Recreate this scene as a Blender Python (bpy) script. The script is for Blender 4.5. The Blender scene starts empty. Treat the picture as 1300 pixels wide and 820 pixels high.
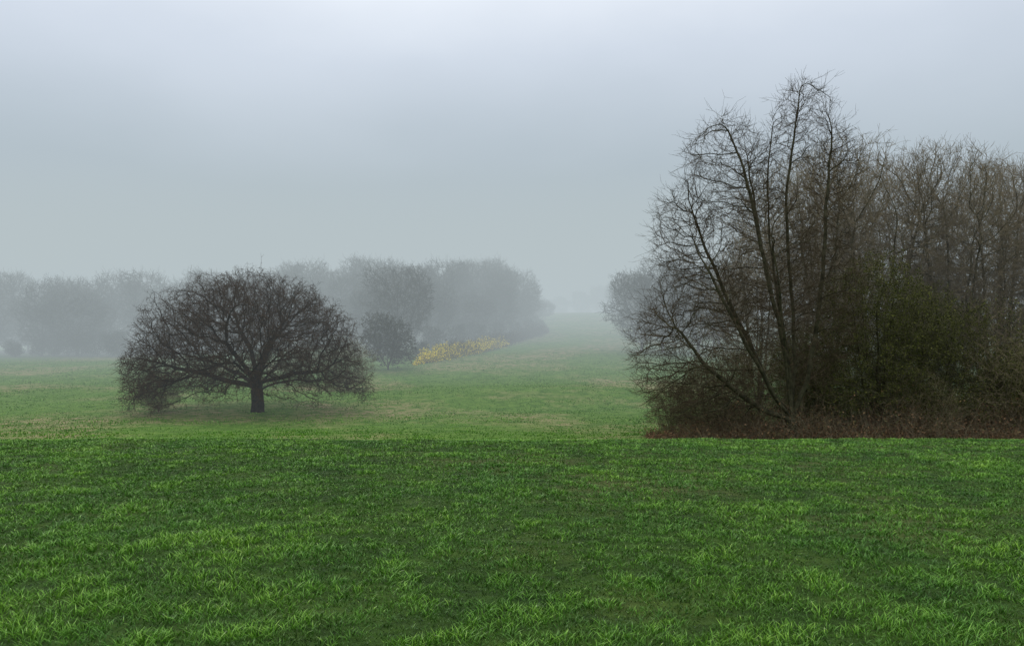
import bpy, math, numpy as np
from mathutils import Vector
scene=bpy.context.scene
CAMZ=1.7
# ------------------------------------------------------------------ noise / terrain
def vnoise(x,y,scale,seed=0):
    x=np.asarray(x,float)/scale; y=np.asarray(y,float)/scale
    xi=np.floor(x).astype(np.int64); yi=np.floor(y).astype(np.int64)
    fx=x-xi; fy=y-yi
    fx=fx*fx*(3-2*fx); fy=fy*fy*(3-2*fy)
    def h(a,b):
        n=(a*374761393+b*668265263+seed*974634777)&0xffffffff
        n=((n^(n>>13))*1274126177)&0xffffffff
        n=(n^(n>>16))&0xffff
        return n/65535.0
    return (h(xi,yi)*(1-fx)+h(xi+1,yi)*fx)*(1-fy)+(h(xi,yi+1)*(1-fx)+h(xi+1,yi+1)*fx)*fy

def prof(pts):
    X=np.array([p[0] for p in pts],float); Y=np.array([p[1] for p in pts],float)
    d=np.diff(Y)/np.diff(X)
    m=np.zeros(len(X)); m[0]=d[0]; m[-1]=d[-1]
    for i in range(1,len(X)-1):
        m[i]=0 if d[i-1]*d[i]<=0 else 2*d[i-1]*d[i]/(d[i-1]+d[i])
    def f(x):
        x=np.clip(x,X[0],X[-1]); i=np.clip(np.searchsorted(X,x)-1,0,len(X)-2)
        h=X[i+1]-X[i]; t=(x-X[i])/h
        return ((2*t**3-3*t**2+1)*Y[i]+(t**3-2*t**2+t)*h*m[i]+(-2*t**3+3*t**2)*Y[i+1]+(t**3-t**2)*h*m[i+1])
    return f
near=[(-60,-0.5),(0,1.7),(5,2.0),(20,2.93),(24,3.6),(30,4.75),(38,5.75),(46,6.45),(56,7.0),(66,7.15),(78,7.15)]
fC=prof(near+[(92,6.9),(110,6.2),(130,5.1),(150,3.7),(175,1.6),(205,-0.7),(235,-2.3),(258,-2.7),(320,-1.0),(500,3.0),(900,5.0)])
fL=prof(near+[(92,7.1),(110,6.7),(130,6.2),(160,5.8),(200,5.5),(300,5.0),(900,4.0)])
def H(x,y):
    x=np.asarray(x,float); y=np.asarray(y,float)
    t=np.clip((x+75)/60.0,0,1); t=t*t*(3-2*t)
    z=CAMZ-(fL(y)*(1-t)+fC(y)*t)
    z=z+1.2*np.exp(-((x-20)/24.0)**2-((y-205)/45.0)**2)
    z=z+.4*np.exp(-((x-3)/22.0)**2-((y-82-.25*x)/7.0)**2)-.5*np.exp(-((x-6)/20.0)**2-((y-70-.3*x)/5.0)**2)
    z=z+(vnoise(x,y,9,1)-.5)*.18*np.clip(y/40,.25,1)+(vnoise(x,y,1.3,2)-.5)*.05+(vnoise(x,y,.45,3)-.5)*.022
    return z-0.0006*np.clip(np.abs(x),0,20)**1.5*np.clip(1-np.abs(y-20)/15,0,1)

def mk_mesh(name,verts,quads=None,tris=None,mats=(),smooth=True,attrs=None):
    me=bpy.data.meshes.new(name)
    nv=len(verts); me.vertices.add(nv); me.vertices.foreach_set('co',np.asarray(verts,np.float32).ravel())
    q=np.zeros((0,4),np.int32) if quads is None else np.asarray(quads,np.int32)
    t=np.zeros((0,3),np.int32) if tris is None else np.asarray(tris,np.int32)
    me.loops.add(len(q)*4+len(t)*3)
    me.loops.foreach_set('vertex_index',np.concatenate([q.ravel(),t.ravel()]))
    me.polygons.add(len(q)+len(t))
    me.polygons.foreach_set('loop_start',np.concatenate([np.arange(len(q))*4,len(q)*4+np.arange(len(t))*3]).astype(np.int32))
    me.polygons.foreach_set('use_smooth',np.full(len(q)+len(t),smooth))
    if attrs:
        for k,v in attrs.items():
            a=me.attributes.new(k,'FLOAT','POINT'); a.data.foreach_set('value',np.asarray(v,np.float32))
    me.update(calc_edges=True)
    for m in mats: me.materials.append(m)
    return me
def add_obj(name,data,loc=(0,0,0),rot=0,scale=(1,1,1),parent=None):
    o=bpy.data.objects.new(name,data); o.location=loc; o.rotation_euler=(0,0,rot); o.scale=scale
    scene.collection.objects.link(o)
    if parent: o.parent=parent
    return o
# ------------------------------------------------------------------ materials
def newmat(name):
    m=bpy.data.materials.new(name); m.use_nodes=True
    nt=m.node_tree; b=nt.nodes['Principled BSDF']; return m,nt,b
def noise_node(nt,scale,detail=4,vec=None,rough=.6):
    n=nt.nodes.new('ShaderNodeTexNoise'); n.inputs['Scale'].default_value=scale
    n.inputs['Detail'].default_value=detail; n.inputs['Roughness'].default_value=rough
    if vec: nt.links.new(vec,n.inputs['Vector'])
    return n
def ramp(nt,fac,stops):
    r=nt.nodes.new('ShaderNodeValToRGB'); e=r.color_ramp.elements
    while len(e)<len(stops): e.new(.5)
    for i,(p,c) in enumerate(stops): e[i].position=p; e[i].color=(*c,1)
    nt.links.new(fac,r.inputs[0]); return r
def mixc(nt,f,a,b,mode='MIX'):
    m=nt.nodes.new('ShaderNodeMix'); m.data_type='RGBA'; m.blend_type=mode
    if isinstance(f,float): m.inputs[0].default_value=f
    else: nt.links.new(f,m.inputs[0])
    nt.links.new(a,m.inputs[6]); nt.links.new(b,m.inputs[7]); return m.outputs[2]
def simple(m,nt,b,col):
    out=nt.nodes['Material Output']; d=nt.nodes.new('ShaderNodeBsdfDiffuse'); nt.links.new(col,d.inputs[0])
    nt.links.new(d.outputs[0],out.inputs[0]); nt.nodes.remove(b)
def bark(name,c1,c2,scale=3):
    m,nt,b=newmat(name)
    tc=nt.nodes.new('ShaderNodeTexCoord')
    n=noise_node(nt,scale,2,tc.outputs['Object'])
    r=ramp(nt,n.outputs[0],[(.35,c1),(.65,c2)])
    simple(m,nt,b,r.outputs[0]); return m
def leafmat(name,stops,rough=.6):
    m,nt,b=newmat(name)
    a=nt.nodes.new('ShaderNodeAttribute'); a.attribute_name='rnd'
    r=ramp(nt,a.outputs['Fac'],stops)
    simple(m,nt,b,r.outputs[0]); return m
oak_bark=bark('oak_bark',(.016,.013,.01),(.04,.033,.025))
oak_twig=bark('oak_twig',(.045,.031,.021),(.085,.058,.04))
ash_bark=bark('ash_bark',(.035,.034,.022),(.085,.08,.05))
twig_bark=bark('twig_bark',(.055,.043,.028),(.10,.08,.053))
wood_bark=bark('wood_bark',(.065,.062,.04),(.12,.11,.072))
wood_twig=bark('wood_twig',(.14,.118,.075),(.24,.20,.135))
far_bark=bark('far_bark',(.045,.041,.028),(.08,.07,.05))
dark_bark=bark('dark_bark',(.028,.027,.016),(.055,.05,.03))
leaf_olive=leafmat('olive_leaf',[(0,(.035,.043,.012)),(.6,(.08,.09,.026)),(1,(.17,.18,.05))])
leaf_dead=leafmat('dead_leaf',[(0,(.05,.033,.02)),(.5,(.14,.082,.048)),(.85,(.30,.18,.10)),(1,(.12,.14,.05))],.8)
leaf_gorse=leafmat('gorse_flower',[(0,(.04,.06,.012)),(.22,(.07,.09,.012)),(.24,(.66,.52,.01)),(1,(.9,.74,.02))])
leaf_dark=leafmat('dark_scrub',[(0,(.02,.022,.014)),(.7,(.045,.045,.022)),(1,(.08,.07,.035))],.8)
leaf_brack=leafmat('dead_bracken',[(0,(.035,.025,.016)),(.7,(.085,.052,.03)),(1,(.11,.085,.04))],.8)

def ground_mat():
    m,nt,b=newmat('pasture')
    g=nt.nodes.new('ShaderNodeNewGeometry'); P=g.outputs['Position']
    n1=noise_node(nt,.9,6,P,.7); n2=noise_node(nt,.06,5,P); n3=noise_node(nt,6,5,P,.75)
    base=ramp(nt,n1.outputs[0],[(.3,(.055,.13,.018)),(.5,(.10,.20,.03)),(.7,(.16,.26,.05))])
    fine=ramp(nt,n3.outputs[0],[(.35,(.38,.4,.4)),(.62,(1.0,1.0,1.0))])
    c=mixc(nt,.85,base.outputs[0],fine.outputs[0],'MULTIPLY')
    dry=nt.nodes.new('ShaderNodeRGB'); dry.outputs[0].default_value=(.24,.20,.11,1)
    f=ramp(nt,n2.outputs[0],[(.46,(0,0,0)),(.6,(.9,.9,.9))])
    f2=mixc(nt,1.0,f.outputs[0],ramp(nt,n1.outputs[0],[(.42,(.05,.05,.05)),(.58,(1,1,1))]).outputs[0],'MULTIPLY')
    c=mixc(nt,f2,c,dry.outputs[0])
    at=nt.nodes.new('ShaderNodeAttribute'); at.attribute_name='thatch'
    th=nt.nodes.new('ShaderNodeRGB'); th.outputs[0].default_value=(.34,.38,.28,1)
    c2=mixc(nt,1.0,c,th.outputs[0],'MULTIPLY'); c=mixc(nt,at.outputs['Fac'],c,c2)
    nt.links.new(c,b.inputs['Base Color']); b.inputs['Roughness'].default_value=.9
    b.inputs['Specular IOR Level'].default_value=.1
    bp=nt.nodes.new('ShaderNodeBump'); bp.inputs['Strength'].default_value=.9; bp.inputs['Distance'].default_value=.12
    nt.links.new(n3.outputs[0],bp.inputs['Height']); nt.links.new(bp.outputs[0],b.inputs['Normal'])
    return m
def grass_mat():
    m,nt,b=newmat('grass_blades')
    a=nt.nodes.new('ShaderNodeAttribute'); a.attribute_name='rnd'
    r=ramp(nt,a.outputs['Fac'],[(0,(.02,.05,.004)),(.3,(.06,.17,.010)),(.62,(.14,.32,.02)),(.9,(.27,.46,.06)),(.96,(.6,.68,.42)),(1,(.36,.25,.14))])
    g=nt.nodes.new('ShaderNodeNewGeometry')
    mp=nt.nodes.new('ShaderNodeMapping'); mp.inputs['Scale'].default_value=(1,.6,1); nt.links.new(g.outputs['Position'],mp.inputs[0])
    n=noise_node(nt,.7,5,mp.outputs[0],.65)
    r2=ramp(nt,n.outputs[0],[(.36,(.52,.66,.75)),(.5,(.85,.9,.9)),(.64,(1.0,.97,.9))])
    c=mixc(nt,1.0,r.outputs[0],r2.outputs[0],'MULTIPLY')
    nt.links.new(c,b.inputs['Base Color']); b.inputs['Roughness'].default_value=.5
    b.inputs['Specular IOR Level'].default_value=.25
    return m
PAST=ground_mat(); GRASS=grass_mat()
# ------------------------------------------------------------------ ground
ys=np.concatenate([np.arange(-40,0,2),np.arange(0,26,.2),np.arange(26,130,1.0),np.arange(130,300,4),np.arange(300,901,25)])
u=np.linspace(-1,1,361); xs=np.sinh(u*4.2)/np.sinh(4.2)*520
XX,YY=np.meshgrid(xs,ys); ZZ=H(XX,YY)
V=np.stack([XX.ravel(),YY.ravel(),ZZ.ravel()],1)
nx=len(xs); ny=len(ys)
ii,jj=np.meshgrid(np.arange(nx-1),np.arange(ny-1)); b0=(jj*nx+ii).ravel()
Q=np.stack([b0,b0+1,b0+nx+1,b0+nx],1)
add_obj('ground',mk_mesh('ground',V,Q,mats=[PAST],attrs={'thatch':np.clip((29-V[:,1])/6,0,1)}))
# ------------------------------------------------------------------ grass
def blades(rng,x,y,h,w,lean,r):
    n=len(x); z=H(x,y)-.006
    a=rng.uniform(0,2*np.pi,n); dx=np.cos(a)*w/2; dy=np.sin(a)*w/2
    la=rng.uniform(0,2*np.pi,n); lx=np.cos(la)*lean*h; ly=np.sin(la)*lean*h
    v=np.zeros((n,5,3))
    v[:,0]=np.stack([x-dx,y-dy,z],1); v[:,1]=np.stack([x+dx,y+dy,z],1)
    v[:,2]=np.stack([x+dx*.8+lx*.35,y+dy*.8+ly*.35,z+h*.6],1); v[:,3]=np.stack([x-dx*.8+lx*.35,y-dy*.8+ly*.35,z+h*.6],1)
    v[:,4]=np.stack([x+lx,y+ly,z+h],1)
    k=np.arange(n)*5
    q=np.stack([k,k+1,k+2,k+3],1); t=np.stack([k+3,k+2,k+4],1)
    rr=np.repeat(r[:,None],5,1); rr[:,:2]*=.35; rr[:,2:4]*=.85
    return v.reshape(-1,3),q,t,rr.ravel()
rng=np.random.default_rng(5)
N=700000
y=3.4+22.6*rng.uniform(0,1,N)**1.15; x=rng.uniform(-1,1,N)*(.78*y+1.5)
cl=vnoise(x,y,.075,11)*.45+vnoise(x+.2*vnoise(x,y,.2,9),y,.19,12)*.55
cl=np.clip((cl-.5)*1.5+.5,0,1)
big=vnoise(x,y,2.6,13)*.3+vnoise(x,y,.5,14)*.5+vnoise(x,y,1.1,15)*.2
keep=rng.uniform(0,1,N)<(.5+cl*.6); x,y,cl,big=x[keep],y[keep],cl[keep],big[keep]; n=len(x)
h=(.016+.042*cl)*rng.uniform(.6,1.3,n)*(1+.8*(big-.5)); w=(.0032+.00055*y)*rng.uniform(.7,1.4,n)
r=np.clip(.05+.66*cl*rng.uniform(.5,1.3,n)+.6*(big-.5)+rng.uniform(-.08,.12,n),0,.88)
u_=rng.uniform(0,1,n); r=np.where(u_<.010,1,r); r=np.where((u_>.982),.96,r)
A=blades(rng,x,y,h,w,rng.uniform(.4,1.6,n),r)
N=150000
y=38+ (rng.uniform(0,1,N)**1.3)*95; x=rng.uniform(-1,1,N)*(.72*y+3)
cl=vnoise(x,y,.8,21)*.5+vnoise(x,y,3.0,22)*.5
keep=rng.uniform(0,1,N)<cl*1.3; x,y,cl=x[keep],y[keep],cl[keep]; n=len(x)
h=(.04+.12*cl**2)*rng.uniform(.6,1.3,n); w=.03+.0006*y
r=np.clip(.3+.5*cl*rng.uniform(.5,1.5,n),0,.85)
dry=(vnoise(x,y,7,31)*.6+vnoise(x,y,2,32)*.4)>.6; r=np.where(dry&(rng.uniform(0,1,n)<.5),1,r)
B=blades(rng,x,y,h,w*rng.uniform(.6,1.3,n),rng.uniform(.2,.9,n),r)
o=len(A[0])
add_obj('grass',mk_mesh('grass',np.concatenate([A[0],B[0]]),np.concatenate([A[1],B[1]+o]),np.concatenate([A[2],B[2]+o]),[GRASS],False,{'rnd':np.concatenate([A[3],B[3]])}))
# ------------------------------------------------------------------ trees
class Tubes:
    def __init__(s): s.batch={}
    def add(s,pts,rad,sides,mat=0):
        s.batch.setdefault((sides,mat),[]).append((np.asarray(pts),np.asarray(rad)))
    def add_array(s,P,R,sides,mat=0):
        s.batch.setdefault((sides,mat),[]).append((P,R))
    def mesh(s,name,mats,leaves=None):
        Vs=[];Qs=[];M=[];off=0
        for (sides,mat),L in s.batch.items():
            P=[];R=[];C=[];c=0
            for p,r in L:
                if p.ndim==2:
                    P.append(p);R.append(r);C.append(np.full(len(p),c));c+=1
                else:
                    n,k,_=p.shape; P.append(p.reshape(-1,3));R.append(r.ravel());C.append(np.repeat(np.arange(c,c+n),k));c+=n
            P=np.concatenate(P);R=np.concatenate(R);C=np.concatenate(C)
            N=len(P); nxt=np.minimum(np.arange(N)+1,N-1); prv=np.maximum(np.arange(N)-1,0)
            nxt=np.where(C[nxt]==C,nxt,np.arange(N)); prv=np.where(C[prv]==C,prv,np.arange(N))
            T=P[nxt]-P[prv]; T/=np.maximum(np.linalg.norm(T,axis=1,keepdims=True),1e-9)
            first=np.searchsorted(C,C,side='left'); T0=T[first]
            ref=np.where((np.abs(T0[:,2])>.75)[:,None],np.array([[.9,.43,.05]]),np.array([[.1,.15,.98]]))
            U=np.cross(T,ref); U/=np.maximum(np.linalg.norm(U,axis=1,keepdims=True),1e-9); W=np.cross(T,U)
            ang=np.arange(sides)*2*np.pi/sides
            ring=P[:,None]+R[:,None,None]*(np.cos(ang)[None,:,None]*U[:,None]+np.sin(ang)[None,:,None]*W[:,None])
            Vs.append(ring.reshape(-1,3))
            e=np.where((nxt!=np.arange(N)))[0]; a=e[:,None]*sides+np.arange(sides)[None]; b=e[:,None]*sides+(np.arange(sides)+1)[None]%sides
            q=np.stack([a,b,b+sides,a+sides],-1).reshape(-1,4)+off
            Qs.append(q); M.append(np.full(len(q),mat)); off+=N*sides
        rnd=np.zeros(off)
        if leaves is not None:
            lv,lq,lr,lm=leaves
            Vs.append(lv); Qs.append(lq+off); M.append(np.full(len(lq),lm)); rnd=np.concatenate([rnd,lr])
        me=mk_mesh(name,np.concatenate(Vs),np.concatenate(Qs),mats=mats,attrs={'rnd':rnd})
        me.polygons.foreach_set('material_index',np.concatenate(M).astype(np.int32))
        return me
def colonize(rng,pos,par,attr,step,kill,iters=220,bias=(0,0,0),jit=.25,maxn=36000):
    pos=[np.array(p,float) for p in pos]; par=list(par)
    P=np.zeros((maxn,3)); n=len(pos); P[:n]=pos
    kids=np.zeros(maxn,int)
    for q in par:
        if q>=0: kids[q]+=1
    bias=np.array(bias,float)
    D=np.linalg.norm(attr[:,None]-P[None,:n],axis=2); idx=D.argmin(1); dd=D.min(1)
    for it in range(iters):
        al=dd>kill; attr,idx,dd=attr[al],idx[al],dd[al]
        if len(attr)<5 or n>maxn-2000: break
        d=attr-P[idx]; d/=np.linalg.norm(d,axis=1,keepdims=True)
        S=np.zeros((n,3)); np.add.at(S,idx,d)
        g=np.unique(idx); g=g[kids[g]<4]
        if len(g)==0: break
        s=S[g]; s/=np.maximum(np.linalg.norm(s,axis=1,keepdims=True),1e-9)
        s=s+bias+rng.normal(0,jit,s.shape); s/=np.linalg.norm(s,axis=1,keepdims=True)
        new=P[g]+s*step; m=len(new)
        if n+m>maxn: break
        P[n:n+m]=new; par+=list(g); kids[g]+=1
        for c in range(0,m,400):
            Dn=np.sqrt(((attr[:,None]-new[None,c:c+400])**2).sum(2))
            j=Dn.argmin(1); dn=Dn[np.arange(len(attr)),j]
            b=dn<dd; idx=np.where(b,n+c+j,idx); dd=np.where(b,dn,dd)
        n+=m
    return P[:n],np.array(par)
def twigs(rng,start,dirn,L,k,bend,upb,r0,r1):
    n=len(start); d=dirn/np.maximum(np.linalg.norm(dirn,axis=1,keepdims=True),1e-9)
    P=np.zeros((n,k,3)); P[:,0]=start
    for i in range(1,k):
        d=d+rng.normal(0,bend,(n,3)); d[:,2]+=upb; d/=np.linalg.norm(d,axis=1,keepdims=True)
        P[:,i]=P[:,i-1]+d*(L/(k-1))[:,None]
    R=np.linspace(r0,r1,k)[None].repeat(n,0)
    return P,R,d
def leaf_quads(rng,c,size,rnd):
    n=len(c); a=rng.normal(0,1,(n,3)); a/=np.linalg.norm(a,axis=1,keepdims=True)
    b=np.cross(a,rng.normal(0,1,(n,3))); b/=np.linalg.norm(b,axis=1,keepdims=True)
    a=a*size[:,None]; b=b*size[:,None]*.55
    v=np.stack([c-a,c+b,c+a,c-b],1).reshape(-1,3); k=np.arange(n)*4
    return v,np.stack([k,k+1,k+2,k+3],1),np.repeat(rnd,4)
def make_tree(name,rng,pos,par,attr,step,kill,mats,tipr=.012,pipe=2.3,ntw=3,twL=.7,twr=.008,upb=.1,bias=(0,0,0),jit=.25,
              leaves=None,base_flare=1.35,sub=2,tw_maxr=.05,bend=.3,twk=4,maxn=36000,spread=.55):
    P,par=colonize(rng,pos,par,attr,step,kill,bias=bias,jit=jit,maxn=maxn)
    n=len(P); acc=np.zeros(n)
    kids=[[] for _ in range(n)]
    for i in range(n-1,0,-1):
        if acc[i]==0: acc[i]=tipr**pipe
        acc[par[i]]+=acc[i]; kids[par[i]].append(i)
    R=acc**(1/pipe)
    T=Tubes()
    starts=[(0,None)]
    while starts:
        c,p=starts.pop()
        ch=[p] if p is not None else []
        while True:
            ch.append(c)
            if not kids[c]: break
            ks=sorted(kids[c],key=lambda k:-R[k])
            for k in ks[1:]: starts.append((k,c))
            c=ks[0]
        pts=P[ch]; rr=R[ch].copy()
        if p is not None: rr[0]=min(rr[0],rr[1]*1.15)
        rr[-1]*=.6
        if p is None:
            hgt=pts[:,2]-pts[0,2]; rr=rr*(1+(base_flare-1)*np.exp(-hgt/.5))
        if len(pts)>4:
            q=pts.copy(); q[1:-1]=.25*pts[:-2]+.5*pts[1:-1]+.25*pts[2:]; pts=q
        mr=rr.max(); T.add(pts,rr,3 if mr<.03 else (5 if mr<.12 else 10),0 if mr>.03 else 1)
    sm=np.where((R<tw_maxr)&(np.arange(n)>3))[0]
    src=np.repeat(sm,int(math.ceil(ntw)))
    if ntw%1: src=src[rng.uniform(0,1,len(src))<ntw/math.ceil(ntw)]
    D=P[src]-P[par[src]]; D/=np.maximum(np.linalg.norm(D,axis=1,keepdims=True),1e-9)
    D=D+rng.normal(0,spread,D.shape)
    L=twL*rng.uniform(.4,1.2,len(src))
    tp,tr,td=twigs(rng,P[src],D,L,twk,bend,upb,twr,twr*.45); T.add_array(tp,tr,3,1)
    allp=tp
    for s in range(sub):
        j=rng.integers(1,twk,len(tp)); st=tp[np.arange(len(tp)),j]
        D=td+rng.normal(0,spread*1.2,td.shape); p2,r2,_=twigs(rng,st,D,L*.55,3,bend,upb,twr*.75,twr*.4); T.add_array(p2,r2,3,1)
    lv=None
    if leaves:
        cnt,size,li=leaves
        f=allp[:,1:].reshape(-1,3); c=f[rng.integers(0,len(f),cnt)]+rng.normal(0,.09,(cnt,3))
        v,q,r=leaf_quads(rng,c,size*rng.uniform(.6,1.3,cnt),rng.uniform(0,1,cnt)); lv=(v,q,r,li)
    me=T.mesh(name,mats,lv); print(name,'nodes',n,'rootR',R[0],'verts',len(me.vertices)); return me
def ell(rng,n,c,r,shell=.5,zmin=None):
    d=rng.normal(0,1,(n,3)); d/=np.linalg.norm(d,axis=1,keepdims=True)
    s=np.where(rng.uniform(0,1,n)<shell,rng.uniform(.8,1,n),rng.uniform(0,1,n)**(1/3))
    p=np.array(c)+d*s[:,None]*np.array(r)
    if zmin is not None: p=p[p[:,2]>zmin]
    return p
def stem(pos,par,root,pts,step=.35,wob=0,rng=None):
    cur=np.array(pos[root]); ci=root
    for p in pts:
        p=np.array(p,float); L=np.linalg.norm(p-cur); k=max(1,int(L/step)); a=cur.copy()
        for i in range(1,k+1):
            q=a+(p-a)*i/k
            if wob and i<k: q=q+rng.normal(0,wob,3)
            pos.append(q); par.append(ci); ci=len(pos)-1
        cur=p
    return ci
def gz(x,y): return float(H(x,y))
# ---- oak
rng=np.random.default_rng(21)
def oak_attr(rng,n):
    d=rng.normal(0,1,(n,3)); d/=np.linalg.norm(d,axis=1,keepdims=True)
    d[:,2]=np.abs(d[:,2]*1.0)
    az=np.arctan2(d[:,1],d[:,0]); el=np.arcsin(d[:,2])
    lob=1+.05*np.sin(az*5+el*4)+.04*np.sin(az*9+1.3+el*7)+.03*np.sin(el*13+az*3)
    s=np.where(rng.uniform(0,1,n)<.65,rng.uniform(.75,1,n),rng.uniform(.15,1,n)**.5)*lob
    p=np.stack([d[:,0]*9.8*s,d[:,1]*8.0*s,np.abs(d[:,2])**.72*9.7*s+1.5],1)
    p[:,0]-=1.0
    rad=np.hypot(p[:,0],p[:,1]); p[:,2]-=np.clip(rad-6,0,5)**1.2*.26
    keep=(p[:,2]>.4)&~((rad<4)&(p[:,2]<2.6)); return p[keep]
pos=[(0,0,-.4)];par=[-1]; e=stem(pos,par,0,[(0.05,0,.8),(-.05,.05,1.6),(.0,0,2.4)],.3)
for i in range(12):
    az=i*2.4+rng.uniform(-.3,.3); el=[.12,.3,.5,.85,.2,1.25,.35,.65,.15,1.0,.25,.6][i]; L=rng.uniform(4.2,6.0)
    pts=[];cur=np.array(pos[e-(i%3)]); 
    for k in range(1,5):
        el2=el+(.2 if k==1 else (.05 if k<4 else -.15)); a2=az+rng.uniform(-.35,.35)
        cur=cur+np.array([math.cos(a2)*math.cos(el2),math.sin(a2)*math.cos(el2)*.8,math.sin(el2)+rng.uniform(-.18,.18)])*L/4; pts.append(cur.copy())
    stem(pos,par,e-(i%3),pts,.4,.08,rng)
me=make_tree('oak_tree',rng,pos,par,oak_attr(rng,9000),.26,.36,[oak_bark,oak_twig],tipr=.012,pipe=2.14,ntw=2.4,twL=.6,twr=.012,upb=.02,jit=.38,bend=.35,base_flare=1.4,spread=.75,sub=2)
add_obj('oak_tree',me,(-20.6,65,gz(-20.6,65)))
# ---- tall ash like tree (right)
rng=np.random.default_rng(8)
s=.0422
def px(u,v,dy=0): return np.array([(u-1005)*s,dy,(550-v)*s])
pos=[(0,0,-.4)];par=[-1]
b=stem(pos,par,0,[px(1006,525)])
K=dict(wob=.035,rng=rng)
a=stem(pos,par,b,[px(1000,470,-.3),px(986,410,-.6)],**K); stem(pos,par,a,[px(966,335,-.8),px(950,262,-1.0),px(934,200,-1.0),px(910,148,-1)],**K)
stem(pos,par,a,[px(975,340,.4),px(968,270,.8),px(958,195,1.1),px(950,150,1.1)],**K)
stem(pos,par,b,[px(1012,450,.3),px(1010,380,.4),px(1003,310,.3),px(1000,240,.2),px(1008,175,0),px(1018,100,0)],**K)
stem(pos,par,b,[px(1010,460,1),px(1000,380,1.4),px(988,290,1.5),px(985,210,1.4),px(992,130,1.3)],**K)
d0=stem(pos,par,b,[px(1022,470,-.5),px(1030,400,-.9)],**K); stem(pos,par,d0,[px(1036,330,-1),px(1042,250,-.8),px(1052,160,-.5)],**K)
stem(pos,par,b,[px(985,490,.8),px(962,430,1.3),px(935,370,1.8),px(905,300,2),px(885,240,2)],**K)
stem(pos,par,b,[px(980,500,-.9),px(948,450,-1.7),px(915,395,-2.2),px(880,330,-2.4)],**K)
stem(pos,par,b,[px(965,512,-.6),px(925,485,-1.3),px(880,450,-1.8),px(845,400,-2)],**K)
stem(pos,par,b,[px(990,450,-.9),px(972,360,-2.2),px(960,300,-2.6)],**K)
A=[]
def addell(n,u,v,ru,rv,dy=0,ry=None,sh=.4):
    A.append(ell(rng,n,px(u,v,dy),(ru*s,(ry or ru)*s,rv*s),sh))
addell(620,1022,152,38,58,0,45); addell(640,915,218,54,72,-.8,60); addell(420,970,222,30,50,.5,50)
addell(460,1054,215,26,68,-.5,50); addell(1400,965,330,112,104,-.3,95); addell(1400,890,420,84,98,-.5,95)
addell(520,866,295,36,70,0,70);addell(520,838,440,38,72,0,60);addell(900,1030,380,60,110,0,80);addell(700,900,500,85,40,0,70)
A=np.concatenate(A); A=A[A[:,2]>.6]
me=make_tree('ash_tree',rng,pos,par,A,.26,.36,[ash_bark,twig_bark],tipr=.0115,pipe=2.36,ntw=1.5,twL=.85,twr=.009,upb=.08,bias=(0,0,.42),jit=.2,bend=.14,base_flare=1.2,spread=.42)
add_obj('ash_tree',me,(14.95,43,gz(14.95,43)))
# ---- generic bare broadleaf meshes
def generic(name,seed,h,w,nat,mats,trunk=.22,ntw=3,twL=.9,twr=.012,tipr=.014,low=.22,nst=4,kill=.6,nl=9,**k):
    rng=np.random.default_rng(seed); pos=[(0,0,-.4)];par=[-1]
    e=stem(pos,par,0,[(rng.normal(0,.2),rng.normal(0,.2),h*trunk)],.4)
    for i in range(nst):
        az=i*6.28/nst+rng.uniform(-.5,.5); t=rng.uniform(.08,.3)
        stem(pos,par,e,[(math.cos(az)*w*t*.45,math.sin(az)*w*t*.45,h*(trunk+.18)),(math.cos(az)*w*t,math.sin(az)*w*t,h*rng.uniform(.6,.75))],.4,.06,rng)
    A=[ell(rng,nat,(0,0,h*(low+1)/2),(w/2*.8,w/2*.8,h*(1-low)/2*.9),.3)]
    for i in range(nl):
        az=rng.uniform(0,6.28); q=rng.uniform(.35,.95); zz=h*rng.uniform(low+.12,.87)
        pr=math.sqrt(max(.05,1-((zz/h-(low+1)/2)/((1-low)/2))**2))
        A.append(ell(rng,nat//7,(math.cos(az)*w/2*.75*pr,math.sin(az)*w/2*.75*pr,zz),(w*.15,w*.15,h*.15),.4))
    A=np.concatenate(A); A=A[(A[:,2]>h*.06)&(A[:,2]<h*1.05)]
    return make_tree(name,rng,pos,par,A,.4,kill,mats,tipr=tipr,ntw=ntw,twL=twL,twr=twr,bias=(0,0,.35),**k)
WM=[wood_bark,wood_twig]
g1=generic('wood_tree_a',31,19,12,2000,WM,pipe=2.5,upb=.12,nst=5,trunk=.12,low=.18,bend=.16,spread=.45)
g2=generic('wood_tree_b',32,19.5,9,1700,WM,pipe=2.5,upb=.12,nst=4,trunk=.15,low=.18,bend=.16,spread=.45)
g3=generic('wood_tree_c',37,18,11,1900,WM,pipe=2.5,upb=.12,nst=6,trunk=.06,low=.12,bend=.16,spread=.45)
FM=[far_bark,far_bark]
FK=dict(pipe=2.4,twr=.03,twL=1.2,low=.04,nl=12,ntw=2,sub=1,tipr=.018)
d1=generic('far_tree_a',41,15,14,1300,FM,trunk=.1,**FK)
d2=generic('far_tree_b',42,16,11,1200,FM,trunk=.12,**FK)
d3=generic('far_tree_c',43,13,13,1200,FM,trunk=.1,**FK)
hz=generic('hawthorn_shrub',34,11,8.5,2200,[dark_bark,wood_bark,leaf_olive],trunk=.06,low=.02,pipe=2.6,tipr=.01,twr=.009,twL=.6,upb=.08,leaves=(38000,.05,2),nst=6,kill=.52)
hz2=generic('thicket',35,7,7,1300,[wood_bark,wood_twig,leaf_olive],trunk=.05,low=.0,pipe=2.6,tipr=.01,twr=.01,twL=.7,upb=.08,leaves=(11000,.045,2),nst=7)
bush=generic('round_bush',36,8.5,9.5,1500,[dark_bark,dark_bark,leaf_dark],trunk=.05,low=.0,pipe=2.6,tipr=.012,twr=.02,twL=.7,ntw=2,sub=1,leaves=(12000,.09,2),nst=6)
rng=np.random.default_rng(77)
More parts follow.
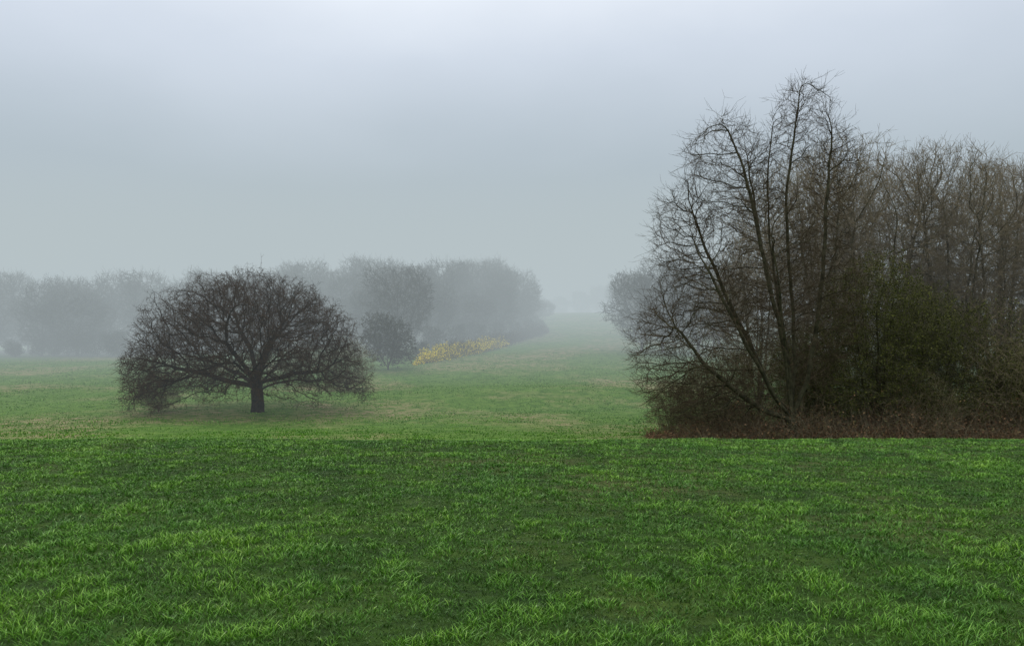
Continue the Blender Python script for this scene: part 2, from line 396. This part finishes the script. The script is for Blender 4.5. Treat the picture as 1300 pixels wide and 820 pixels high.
def put(name,me,x,y,sc=1,rot=None,parent=None,sz=None):
    return add_obj(name,me,(x,y,gz(x,y)-.1),rng.uniform(0,6.28) if rot is None else rot,(sc,sc,sz or sc),parent)
for (x,y,m,sc) in [(20.0,51,g2,.98),(24,53.5,g1,1.0),(28.6,52,g2,1.0),(32.5,54,g3,1.04),(37,52,g1,1.0),(22,62,g1,1.1),(30,63,g3,1.15),(42,57,g2,1.05),(47,53,g1,1),(17.2,56,g3,.8),(38.5,64,g1,1.1),(52,58,g1,1.05)]:
    put('bare_tree',m,x,y,sc)
for (x,y,sc,sz) in [(20.3,44.8,.95,1.0),(24.0,46.5,.8,.85),(32.5,46.5,.65,.6),(17.2,47,.6,.62),(28.3,45.5,.5,.5)]:
    put('hawthorn_shrub',hz,x,y,sc,None,None,sz)
for (x,y,sc) in [(10.8,45,.6),(14,46.5,.8),(17.3,45.5,.7),(27.2,44.5,.85),(30.5,45,.9),(35,44.5,.8),(39,46,.9),(9.4,47,.5),(29,49,1.25),(24,50,1.1),(33.5,49.5,1.2),(22.2,44,.6),(12.4,48,.8),(36,48,1.2),(19,48.5,1.0)]:
    put('thicket_shrub',hz2,x,y,sc)
put('thorn_sapling',hz2,-28.4,64.5,.5); put('brown_shrub',hz2,-17.2,84,.85)
put('round_bush',bush,-16.6,108,.92); put('bare_tree',d1,-18.7,132,1.0)
e1=bpy.data.objects.new('distant_tree_line',None); scene.collection.objects.link(e1)
for i in range(66):
    x=-165+i*2.0+rng.normal(0,1.2); y=146+rng.uniform(-2,24)
    if x>-50: y+=8
    put('tree',[d1,d2,d3][i%3],x,y,rng.uniform(.8,1.08),None,e1)
for i in range(40):
    put('scrub',bush,-150+i*2.6,142+rng.uniform(-1,3),rng.uniform(.3,.6),None,e1)
e2=bpy.data.objects.new('distant_copse',None); scene.collection.objects.link(e2)
for (x,y,sc) in [(-30,150,.9),(-26,146,.9),(-23,155,1.0),(-18,150,1.0),(-13,152,1.0),(-10,156,.85),(-6.5,160,1.02),(-3,163,.88),(-.5,168,.92),(2,175,.65),(-28,165,1.05),(-20,168,1.1),(-14,165,.95),(-9,168,1.05),(-4,172,1.0),(-34,158,.95),(5,186,.5),(-24,140,.7),(-27,158,1.1),(8,196,.4),(-15,145,.8),(-8,150,.75),(-3,156,.7),(1,166,.6)]:
    put('tree',[d1,d2,d3][int(abs(x))%3],x,y,sc,None,e2)
for (x,y,sc) in [(-22,133,.5),(-13.5,137,.5),(-10,142,.5),(-6.5,147,.5),(-3,152,.45),(0.5,158,.42),(3.5,164,.36),(6,170,.3),(-20,128,.5),(-14.2,126,.3)]:
    put('scrub',bush,x,y,sc,None,e2)
e3=bpy.data.objects.new('distant_tree_group',None); scene.collection.objects.link(e3)
for (x,y,sc) in [(21.5,134,.9),(25,133,1),(30,130,1),(26,160,.95),(36,140,1),(27,190,.7),(30,222,.6),(30,200,.75),(17,285,.6),(24,280,.6),(33,245,.7),(10,292,.55),(30,275,.7)]:
    put('tree',[d1,d2,d3][int(x)%3],x,y,sc,None,e3)
# ------------------------------------------------------------------ scrub masses
def mound(name,rng,cx,cy,rx,ry,h,nst,nlf,lsize,mats,stemr=.01,path=None,ns=1.4,hmin=.35):
    T=Tubes(); 
    x=cx+rng.uniform(-1,1,nst)*rx; y=cy+rng.uniform(-1,1,nst)*ry
    if path: y=path(x)+rng.normal(0,ry,nst)
    edge=np.clip((1-np.abs((x-cx)/rx))*5,.25,1)
    top=h*(hmin+(1.2-hmin)*vnoise(x,y,ns,5))*edge
    st=np.stack([x,y,H(x,y)-.05],1); D=rng.normal(0,.5,(nst,3)); D[:,2]=1
    P,R,_=twigs(rng,st,D,top*rng.uniform(.7,1.5,nst),7,.28,-.06,stemr,stemr*.4); T.add_array(P,R,3,0)
    f=P[:,1:].reshape(-1,3); c=f[rng.integers(0,len(f),nlf)]+rng.normal(0,.1,(nlf,3))
    c[:,2]=np.maximum(c[:,2],H(c[:,0],c[:,1])+.03)
    v,q,r=leaf_quads(rng,c,lsize*rng.uniform(.5,1.3,nlf),np.clip(rng.uniform(0,1,nlf),0,1))
    return add_obj(name,T.mesh(name,mats,(v,q,r,1)))
rng=np.random.default_rng(3)
mound('bramble_thicket',rng,26,45,18.5,1.4,2.4,9000,48000,.05,[wood_twig,leaf_dead],.009,path=lambda x:44.0+.03*(x-8)+0*x)
mound('dead_bracken',rng,24,42.8,16.7,.5,.85,4500,28000,.05,[wood_twig,leaf_dead],.007,path=lambda x:42.6+.02*(x-8)+.4*np.sin(x*.9))
mound('gorse_bush',rng,-7.3,132,6.6,1.2,1.7,1100,40000,.12,[dark_bark,leaf_gorse],.009,path=lambda x:131+2.4*(x+7.3),ns=2.0,hmin=.6)
mound('bracken_bank',rng,-2.5,147,10,2,2.4,3500,26000,.13,[dark_bark,leaf_brack],.014,path=lambda x:145+2.4*(x+2.5),ns=3)
# ------------------------------------------------------------------ fog
def fog(name,x0,x1,y0,y1,z0,z1,sig,col):
    v=[(x,y,z) for x in(x0,x1) for y in(y0,y1) for z in(z0,z1)]
    q=[(0,1,3,2),(4,6,7,5),(0,4,5,1),(2,3,7,6),(0,2,6,4),(1,5,7,3)]
    m=bpy.data.materials.new(name); m.use_nodes=True; nt=m.node_tree; nt.nodes.clear()
    out=nt.nodes.new('ShaderNodeOutputMaterial'); ab=nt.nodes.new('ShaderNodeVolumeAbsorption')
    ab.inputs['Color'].default_value=(0,0,0,1); ab.inputs['Density'].default_value=sig
    em=nt.nodes.new('ShaderNodeEmission'); em.inputs[0].default_value=(*col,1); em.inputs[1].default_value=sig  # fog glows by its own emission, standing in for scattered skylight
    ad=nt.nodes.new('ShaderNodeAddShader'); nt.links.new(ab.outputs[0],ad.inputs[0]); nt.links.new(em.outputs[0],ad.inputs[1])
    nt.links.new(ad.outputs[0],out.inputs['Volume'])
    add_obj(name,mk_mesh(name,v,q,mats=[m],smooth=False))
FC=(.47,.54,.565)
fog('fog',-480,480,46,880,-30,34,.003,FC)
fog('fog_bank',-470,470,86,870,-29,31,.005,FC)
fog('fog_bank.001',-460,460,130,860,-28,28,.0085,FC)
# ------------------------------------------------------------------ world
w=bpy.data.worlds.new('World'); scene.world=w; w.use_nodes=True; nt=w.node_tree; bg=nt.nodes['Background']
sky=nt.nodes.new('ShaderNodeTexSky'); sky.sky_type='NISHITA'; sky.sun_disc=False
sky.sun_elevation=math.radians(48); sky.sun_rotation=math.radians(-35)
tc=nt.nodes.new('ShaderNodeTexCoord'); sep=nt.nodes.new('ShaderNodeSeparateXYZ'); nt.links.new(tc.outputs['Generated'],sep.inputs[0])
mp=nt.nodes.new('ShaderNodeMapping'); mp.inputs['Scale'].default_value=(1,1,2.0); nt.links.new(tc.outputs['Generated'],mp.inputs[0])
nn=noise_node(nt,2.0,5,mp.outputs[0],.5)
ma=nt.nodes.new('ShaderNodeMath'); ma.operation='MULTIPLY_ADD'; ma.inputs[1].default_value=.16; nt.links.new(nn.outputs[0],ma.inputs[0]); nt.links.new(sep.outputs[2],ma.inputs[2])
r=ramp(nt,ma.outputs[0],[(0,(.27,.31,.325)),(.15,(.24,.285,.315)),(.26,(.255,.30,.345)),(.40,(.41,.45,.51)),(.7,(.92,.93,.95))])
mul=nt.nodes.new('ShaderNodeVectorMath'); mul.operation='SCALE'; mul.inputs[3].default_value=17.0; nt.links.new(r.outputs[0],mul.inputs[0])
mx=mixc(nt,.92,sky.outputs[0],mul.outputs[0]); nt.links.new(mx,bg.inputs[0]); bg.inputs[1].default_value=.1
sun=bpy.data.lights.new('sun','SUN'); sun.energy=1.4; sun.angle=math.radians(14); sun.color=(1,.95,.85)
so=add_obj('sun',sun); el=math.radians(48); az=math.radians(-35)
dv=Vector((math.sin(az)*math.cos(el),math.cos(az)*math.cos(el),math.sin(el))); so.rotation_euler=dv.to_track_quat('Z','Y').to_euler()
# ------------------------------------------------------------------ camera
cam=bpy.data.cameras.new('camera'); cam.sensor_width=36; cam.lens=18/math.tan(math.radians(32.5)); cam.clip_end=3000
co=add_obj('camera',cam,(0,0,CAMZ)); co.rotation_euler=(math.radians(90),0,0); scene.camera=co
scene.view_settings.view_transform='Standard'; scene.view_settings.look='None'; scene.view_settings.exposure=0
